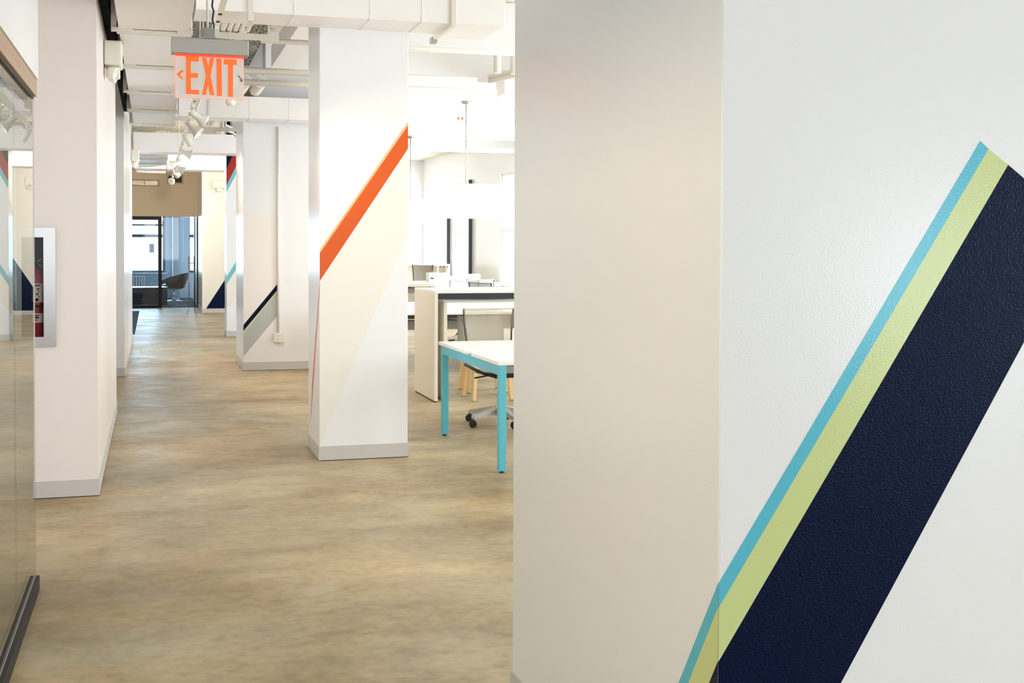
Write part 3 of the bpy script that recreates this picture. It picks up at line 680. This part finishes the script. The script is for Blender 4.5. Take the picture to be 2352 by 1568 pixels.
# office shell
struct(MB().box(-3.2, 1.05, 29.96, 35.2, 0.0005, 0.012, 'carpet'), 'floor_office_carpet')
o_ = MB(); o_.box(-3.2, -0.95, 35.0, 35.2, 0, H, 'office_blue').box(0.33, 0.98, 35.0, 35.2, 0, H, 'office_blue').box(1.28, 2.4, 35.0, 35.2, 0, H, 'office_blue')
o_.box(-0.95, 0.33, 35.0, 35.2, 0, 0.72, 'office_blue').box(-0.95, 0.33, 35.0, 35.2, 2.6, H, 'office_blue').box(0.98, 1.28, 35.0, 35.2, 0, 0.72, 'office_blue').box(0.98, 1.28, 35.0, 35.2, 2.6, H, 'office_blue')
struct(o_, 'wall_office_back')
struct(MB().box(-3.2, -3.0, 29.96, 35.0, 0, H, 'office_blue'), 'wall_office_left')
struct(MB().box(0.515, 0.70, 33.9, 35.0, 0.012, H, 'office_blue'), 'wall_office_chase')
f = MB(); y0, y1 = 34.98, 35.08
for a, b2 in ((-0.95, -0.90), (0.26, 0.33)): f.box(a, b2, y0, y1, 0.72, 2.6, 'window_frame')
f.box(-0.9, 0.26, y0, y1, 0.72, 0.78, 'window_frame').box(-0.9, 0.26, y0, y1, 1.70, 1.78, 'window_frame').box(-0.9, 0.26, y0, y1, 2.02, 2.06, 'window_frame').box(-0.9, 0.26, y0, y1, 2.54, 2.6, 'window_frame')
wo = tag(f.build('window_20'), kind='structure')
MB().box(-0.9, 0.26, 35.03, 35.04, 0.78, 2.54, 'glass').build('pane', wo)
MB().box(-1.0, 0.38, 34.86, 34.98, 0.69, 0.72, 'white_trim').build('sill', wo)
f = MB().box(0.98, 1.28, y0, y1, 0.72, 0.78, 'window_frame').box(0.98, 1.28, y0, y1, 1.70, 1.78, 'window_frame').box(0.98, 1.0, y0, y1, 0.78, 2.6, 'white_trim')
wo = tag(f.build('window_21'), kind='structure')
MB().box(1.0, 1.28, 35.03, 35.04, 0.78, 2.6, 'glass').build('pane', wo)
ns = PY(343, 560, 34.99); ns2 = PY(354, 580, 34.99)
tag(MB().box(ns.x, ns2.x, 35.0, 35.02, ns2.z, ns.z, 'window_frame').build('notice'), 'small blue-grey notice stuck to the office window', 'notice')
rd = empty('radiator', (-1.0, 34.8, 0.012), label='white ribbed radiator under the office window', cat='radiator')
rb = MB()
for k in range(12): rb.box(k*0.068, k*0.068+0.04, 0, 0.12, 0.08, 0.6, 'white_trim', bev=0.01)
rb.build('ribs', rd)
MB().box(0, 0.80, 0.01, 0.11, 0.6, 0.63, 'white_trim').build('top_rail', rd); MB().box(0, 0.80, 0.02, 0.10, 0.0, 0.09, 'white_trim').build('base_rail', rd)
# lounge chair: tub shell on a pedestal
def tub(loc, rz, label):
    e = empty('lounge_chair', loc, rz, label=label, cat='armchair')
    rows = []
    for j in range(7):
        t = j/6; row = []
        for i in range(19):
            a = -PI*0.78+1.56*PI*i/18
            back = (1+math.cos(a))/2
            hgt = 0.34+t*(0.10+0.30*back**0.8)
            r = 0.24+0.16*t**0.7
            row.append((-math.cos(a)*r*-1.0, math.sin(a)*r*1.05, hgt))
        rows.append(row)
    MB().grid(rows, 'leather', 0.035).build('shell', e)
    MB().lathe((0.0, 0, 0.30), [(0.10, 0), (0.24, 0.03), (0.30, 0.09), (0.30, 0.13), (0.26, 0.15)], 'leather', seg=28).build('seat', e)
    MB().tube([(0, 0, 0.03), (0, 0, 0.31)], 0.022, 'chrome').build('pedestal', e)
    MB().lathe((0, 0, 0), [(0.24, 0), (0.24, 0.012), (0.03, 0.03)], 'chrome', seg=28).build('base_disc', e)
    return e
tub((0.53, 33.2, 0.012), math.radians(15), 'black tub lounge chair on a chrome pedestal inside the glass office')
ct = empty('ottoman', (-0.02, 31.6, 0.012), label='low black block table behind the office glass', cat='table')
MB().box(-0.62, 0.36, -0.45, 0.40, 0.0, 0.40, 'gloss_black', bev=0.03).build('body', ct)
MB().box(-0.63, 0.37, -0.46, 0.41, 0.402, 0.43, 'gloss_black', bev=0.01).build('top', ct)
cs = tag(MB().box(-3.0, -0.295, 21.1, 28.4, 0.0005, 0.010, 'carpet').build('carpet_tiles'), 'dark blue-grey carpet edge at the left of the far corridor', 'carpet')

# ================================================================ TEAL TABLE
tt = empty('work_table', (2.18, 7.65, 0), label='white split-top work table on a teal steel frame, nearest the first column', cat='table')
def top_board(x0, x1, y0, y1):
    m = MB().box(x0, x1, y0, y1, 0.712, 0.737, 'laminate', bev=0.002); return m
top_board(-0.005, 1.7, 0.0, 0.70).build('tabletop', tt); top_board(-0.005, 1.7, 0.835, 1.735).build('tabletop', tt)
MB().box(0.05, 1.7, 0.70, 0.835, 0.712, 0.728, 'laminate').build('cable_cover', tt)
MB().box(0.004, 0.054, 0.0, 1.68, 0.645, 0.7115, 'teal', bev=0.002).build('side_rail', tt)
MB().box(1.60, 1.65, 0.0, 1.68, 0.645, 0.7115, 'teal', bev=0.002).build('side_rail', tt)
MB().box(0.054, 1.60, 0.02, 0.05, 0.66, 0.7115, 'grey_tray').build('cross_rail', tt)
MB().box(0.054, 1.60, 1.63, 1.66, 0.66, 0.7115, 'grey_tray').build('cross_rail', tt)
for lx in (0.004, 1.60):
    for ly in (0.0, 1.63):
        lg = MB().box(lx, lx+0.05, ly, ly+0.05, 0.012, 0.645, 'teal', bev=0.002).build('leg', tt)
        MB().lathe((lx+0.025, ly+0.025, 0), [(0.018, 0), (0.018, 0.004), (0.007, 0.009), (0.007, 0.016)], 'rubber', seg=14).build('levelling_foot', lg)

# ================================================================ TASK CHAIRS
def task_chair(loc, rz, label, cloth, frame, base, group='mesh task chairs'):
    """origin on the floor under the column; faces +y locally (back at -y)"""
    e = empty('task_chair', loc, rz, label=label, cat='chair', group=group)
    b = MB()
    for k in range(5):
        a = 2*PI*k/5+0.35; dx, dy = math.cos(a), math.sin(a); nx, ny = -dy, dx
        P = lambda r, w_, z: (dx*r+nx*w_, dy*r+ny*w_, z)
        w0, w1 = 0.030, 0.015
        v = [P(0.03, -w0, 0.155), P(0.03, w0, 0.155), P(0.03, w0, 0.085), P(0.03, -w0, 0.085)]
        u = [P(0.30, -w1, 0.100), P(0.30, w1, 0.100), P(0.30, w1, 0.070), P(0.30, -w1, 0.070)]
        vs = [b.bm.verts.new(p) for p in v+u]
        fs = [b.bm.faces.new([vs[i] for i in q]) for q in ((0, 1, 2, 3), (7, 6, 5, 4), (0, 4, 5, 1), (1, 5, 6, 2), (2, 6, 7, 3), (3, 7, 4, 0))]; b._done(fs, base)
        b.tube([(dx*0.30, dy*0.30, 0.10), (dx*0.30, dy*0.30, 0.062)], 0.013, base, 10)
    b.lathe((0, 0, 0.075), [(0.045, 0), (0.045, 0.085), (0.03, 0.10)], base, seg=20); b.build('star_base', e)
    for k in range(5):
        a = 2*PI*k/5+0.35; dx, dy = math.cos(a), math.sin(a); ang = a+0.9+k
        ax = Vector((math.cos(ang), math.sin(ang), 0)); c0 = Vector((dx*0.30, dy*0.30, 0.031))-ax*0.025
        c_ = MB().lathe(c0, [(0.024, 0), (0.031, 0.003), (0.031, 0.019), (0.026, 0.022)], 'rubber', ax, 18)
        c_.lathe(c0+ax*0.028, [(0.026, 0), (0.031, 0.003), (0.031, 0.019), (0.024, 0.022)], 'rubber', ax, 18).box(c0.x+ax.x*0.025-0.012, c0.x+ax.x*0.025+0.012, c0.y+ax.y*0.025-0.012, c0.y+ax.y*0.025+0.012, 0.03, 0.062, 'rubber'); c_.build('caster', e)
    MB().tube([(0, 0, 0.16), (0, 0, 0.26)], 0.026, 'rubber').tube([(0, 0, 0.26), (0, 0, 0.40)], 0.015, base).build('gas_lift', e)
    MB().box(-0.09, 0.09, -0.14, 0.10, 0.395, 0.435, frame, bev=0.012).tube([(0.09, 0.0, 0.415), (0.24, 0.03, 0.40)], 0.007, frame, 8).build('mechanism', e)
    rows = []
    for j in range(9):
        v_ = j/8; y = -0.21+0.44*v_; row = []
        for i in range(9):
            u_ = i/8*2-1; row.append((u_*0.235, y, 0.475+0.012*u_*u_+(0.02*(v_*2-1)**2 if v_ < .5 else -0.03*(v_*2-1)**2)))
        rows.append(row)
    MB().grid(rows, cloth, 0.03).build('seat', e)
    MB().tube([(-0.235, -0.21, 0.49), (-0.245, 0.0, 0.475), (-0.235, 0.22, 0.455), (-0.12, 0.25, 0.44), (0.12, 0.25, 0.44), (0.235, 0.22, 0.455), (0.245, 0.0, 0.475), (0.235, -0.21, 0.49)], 0.013, frame, 10).build('seat_frame', e)
    rows = []
    for j in range(11):
        v_ = j/10; z = 0.55+0.40*v_; wv = 0.20+0.038*v_; row = []
        for i in range(13):
            u_ = i/12*2-1
            row.append((u_*wv, -0.245-0.07*v_+0.045*u_*u_-0.05*(1-(2*v_-0.7)**2)*0.5, z+(0.012*u_**4 if v_ > .95 else 0)))
        rows.append(row)
    MB().grid(rows, cloth, 0.004).build('back_mesh', e)
    def edge(s): return [(s*(0.20+0.038*t), -0.245-0.07*t+0.045-0.05*(1-(2*t-0.7)**2)*0.5, 0.55+0.41*t) for t in [q/8 for q in range(9)]]
    fr_ = MB().tube([(0.0, -0.05, 0.42), (-0.16, -0.14, 0.43), (-0.20, -0.215, 0.50)]+[(p[0]*0.97, p[1]-0.012, p[2]) for p in edge(-1)], 0.009, frame, 8)
    fr_.tube([(0.0, -0.05, 0.42), (0.16, -0.14, 0.43), (0.20, -0.215, 0.50)]+[(p[0]*0.97, p[1]-0.012, p[2]) for p in edge(1)], 0.009, frame, 8)
    fr_.tube([(-0.2, -0.235, 0.60), (-0.1, -0.30, 0.58), (0.1, -0.30, 0.58), (0.2, -0.235, 0.60)], 0.010, frame, 8)
    fr_.tube([edge(-1)[-1], (-0.12, -0.335, 0.953), (0.12, -0.335, 0.953), edge(1)[-1]], 0.008, cloth.replace('mesh_', 'mesh_'), 8)
    fr_.build('back_frame', e)
    return e
ch = task_chair((2.80, 9.78, 0), math.radians(186), 'beige mesh task chair tucked under the teal-framed table', 'mesh_beige', 'rubber', 'silver')
task_chair((4.62, 18.0, 0), math.radians(175), 'white task chair whose silver base shows under the standing table', 'mesh_white', 'silver', 'silver')
task_chair((6.02, 28.0, 0), math.radians(4), 'dark-framed grey mesh task chair by the far shelving, above the counter', 'mesh_grey', 'rubber', 'silver').scale = (1.08, 1.08, 1.09)
task_chair((5.04, 21.5, 0), math.radians(4), 'pale task chair with white mesh back, right of the dark-framed chair', 'mesh_white', 'mesh_white', 'silver')
task_chair((5.02, 19.0, 0), math.radians(2), 'task chair whose grey-edged back peeks over the counter top at centre', 'mesh_white', 'grey_tray', 'silver')
task_chair((4.35, 16.95, 0), math.radians(120), 'task chair at the end of the long bench, just right of the first column', 'mesh_grey', 'rubber', 'silver')

# ================================================================ COUNTERS
ctb = empty('standing_table', (2.575, 11.28, 0), label='tall white waterfall counter with a dark beam beneath its top', cat='counter')
MB().box(0, 0.034, 0, 0.92, 0.012, 1.042, 'laminate_beige', bev=0.002).build('side_panel', ctb)
MB().box(2.55, 2.584, 0, 0.92, 0.012, 1.042, 'laminate_beige', bev=0.002).build('side_panel', ctb)
MB().box(0, 2.584, 0, 0.92, 1.0425, 1.070, 'laminate', bev=0.002).build('top', ctb)
MB().box(0.034, 2.55, 0.004, 0.05, 0.985, 1.042, 'dark_frame').build('beam', ctb)
MB().box(0.004, 0.03, 0.03, 0.89, 0.0, 0.012, 'black').box(2.555, 2.58, 0.03, 0.89, 0.0, 0.012, 'black').build('glides', ctb)
nt = empty('standing_table', (2.695, 11.40, 0), label='lower white counter nested beneath the tall waterfall counter', cat='counter')
MB().box(0, 0.034, 0, 0.76, 0.01, 0.945, 'laminate_beige', bev=0.002).build('side_panel', nt)
MB().box(2.33, 2.364, 0, 0.76, 0.01, 0.945, 'laminate_beige', bev=0.002).build('side_panel', nt)
MB().box(0, 2.364, 0, 0.76, 0.9455, 0.971, 'laminate', bev=0.002).build('top', nt)
MB().box(0.004, 0.03, 0.03, 0.73, 0.0, 0.01, 'black').box(2.334, 2.36, 0.03, 0.73, 0.0, 0.01, 'black').build('glides', nt)

# stools with timber legs in front of / under the nested counter
def stool(x0, y0, wx, wy, label):
    e = empty('stool', (x0+wx/2, y0+wy/2, 0), label=label, cat='stool', group='timber-legged stools under the counter')
    hx, hy = wx/2, wy/2
    for sx, sy in ((-1, -1), (1, -1), (-1, 1), (1, 1)):
        b = MB(); xb, yb, xt, yt = sx*hx, sy*hy, sx*(hx-0.035), sy*(hy-0.035); r = 0.017
        vs = [b.bm.verts.new(p) for p in [(xb-r, yb-r, 0.005), (xb+r, yb-r, 0.005), (xb+r, yb+r, 0.005), (xb-r, yb+r, 0.005), (xt-r, yt-r, 0.44), (xt+r, yt-r, 0.44), (xt+r, yt+r, 0.44), (xt-r, yt+r, 0.44)]]
        b._done([b.bm.faces.new([vs[i] for i in q]) for q in ((0, 1, 2, 3), (7, 6, 5, 4), (0, 4, 5, 1), (1, 5, 6, 2), (2, 6, 7, 3), (3, 7, 4, 0))], 'wood')
        l = b.build('leg', e); MB().box(xb-r, xb+r, yb-r, yb+r, 0, 0.005, 'rubber').build('foot_pad', l)
    MB().box(-hx+0.02, hx-0.02, -hy+0.02, hy-0.02, 0.39, 0.44, 'wood').build('apron', e)
    rows = []
    for j in range(10):
        v = j/9; row = []
        for i in range(9):
            u = i/8*2-1; row.append((u*(hx+0.03), (-hy-0.02)+(2*hy+0.0)*min(v/0.6, 1.0)+0.08*max(v-0.6, 0), 0.455+0.02*u*u+(0.0 if v < 0.6 else (v-0.6)/0.4*0.30)))
        rows.append(row)
    MB().grid(rows, 'seat_grey', 0.015).build('seat_shell', e)
    return e
stool(2.965, 11.27, 0.38, 0.40, 'nearer pale timber-legged seat behind the beige task chair')
stool(3.075, 11.90, 0.40, 0.36, 'farther pale timber-legged seat behind the beige task chair')

# ================================================================ BENCHES, SHELVING
def bench(x0, x1, y0, y1, label, teal=False):
    e = empty('bench_desk', (x0, y0, 0), label=label, cat='desk'); w_, d_ = x1-x0, y1-y0
    MB().box(0, w_, 0, d_/2-0.02, 0.705, 0.73, 'laminate').build('tabletop', e); MB().box(0, w_, d_/2+0.02, d_, 0.705, 0.73, 'laminate').build('tabletop', e)
    fm = 'laminate_beige' if teal else 'dark_frame'
    MB().box(0.0, w_, 0.03, 0.07, 0.66, 0.705, fm).build('rail', e); MB().box(0.0, w_, d_-0.07, d_-0.03, 0.66, 0.705, fm).build('rail', e)
    MB().box(0.25, w_-0.2, 0.25, 0.55, 0.52, 0.62, 'grey_tray').build('cable_tray', e)
    for lx in (0.02, w_-0.07):
        for ly in (0.03, d_-0.08):
            MB().box(lx, lx+0.05, ly, ly+0.05, 0, 0.66, 'teal').build('leg', e)
    pass
    return e
bench(2.55, 6.3, 13.55, 16.2, 'long white bench desk seen beneath the standing counters')
bench(4.75, 6.95, 24.2, 25.9, 'farther white bench desk with teal legs right of the first column', True)
sh = empty('shelf_unit', (6.08, 29.3, 0), label='low white open shelf unit near the far windows', cat='shelf')
MB().box(-0.4, 1.0, 0, 0.5, 1.0, 1.04, 'laminate').build('top', sh)
s2 = MB().box(0.96, 1.0, 0, 0.5, 0, 1.0, 'laminate').box(-0.4, -0.36, 0, 0.5, 0, 1.0, 'laminate').box(-0.36, 0.96, 0.47, 0.5, 0.05, 1.0, 'laminate_beige').box(-0.36, 0.96, 0.0, 0.47, 0.5, 0.54, 'laminate').box(0.68, 0.70, 0, 0.47, 0.54, 1.0, 'laminate'); s2.build('carcass', sh)
s3 = MB()
for k in range(3): s3.tube([(0.76+0.09*k, -0.006, 0.975), (0.76+0.09*k, 0.0, 0.975)], 0.014, 'ink', 12)
s3.build('lock', sh)
bx = tag(MB().box(5.50, 5.75, 25.7, 26.0, 0.73, 0.93, 'box_white', bev=0.004).box(5.53, 5.60, 25.697, 25.7, 0.80, 0.83, 'ink').build('carton'), 'small white carton with dark print by the dark-framed chair', 'box')
bx.location = (0.02, -1.0, 0)
bx2 = tag(MB().box(0, 0.17, 0, 0.2, 0.73, 0.93, 'box_white', bev=0.004).build('carton'), 'plain white carton on the far bench, right of printed carton', 'box'); bx2.location = (5.80, 24.7, 0)
bx3 = tag(MB().box(0, 0.25, 0, 0.2, 0.73, 0.9, 'box_white', bev=0.004).build('carton'), 'white carton partly hidden by the grey-edged chair back', 'box'); bx3.location = (6.38, 24.7, 0)
ws = MB().prism([(0, 0, 0.74), (0.10, 0, 0.74), (-0.0, 0, 0.98), (-0.1, 0, 0.98)], (0, 0.02, 0), 'wood_brown').build('wood_sample'); ws.location = (5.72, 25.3, 0.0)
tag(ws, 'leaning brown board behind the dark-framed chair', 'board')

# ================================================================ DRUM PENDANTS
def pendant(loc, r, h, zc, label):
    e = empty('pendant_lamp', loc, label=label, cat='lamp', group='white drum pendants')
    MB().lathe((0, 0, 0), [(r, 0), (r, h), (r-0.006, h), (r-0.006, 0), (r, 0)], 'shade', seg=64, cap=False).build('drum_shade', e)
    MB().lathe((0, 0, 0.012), [(0.001, 0), (r-0.008, 0), (r-0.008, 0.004), (0.001, 0.004)], 'shade', seg=64, cap=False).build('diffuser', e)
    MB().tube([(0, 0, h*0.5), (0, 0, zc-loc[2]-0.03)], 0.0065, 'brushed', 8).build('cable', e)
    MB().lathe((0, 0, zc-loc[2]-0.035), [(0.01, 0), (0.05, 0.008), (0.07, 0.035)], 'brushed').build('canopy', e)
    sp_ = MB()
    for k in range(3):
        a = 2*PI*k/3; sp_.tube([(0, 0, h*0.86), (math.cos(a)*(r-0.007), math.sin(a)*(r-0.007), h*0.86)], 0.004, 'brushed', 6)
    sp_.build('spider', e); return e
pc = PY(1070, 500, 15.7)
pendant((pc.x, 15.7, pc.z), 0.50, 0.43, 3.42, 'large white drum pendant lamp hanging over the counters')
pc = PY(945, 513, 20.6)
pendant((pc.x-0.02, 20.6, pc.z), 0.25, 0.43, 3.38, 'smaller-looking white drum pendant half hidden by the first column')
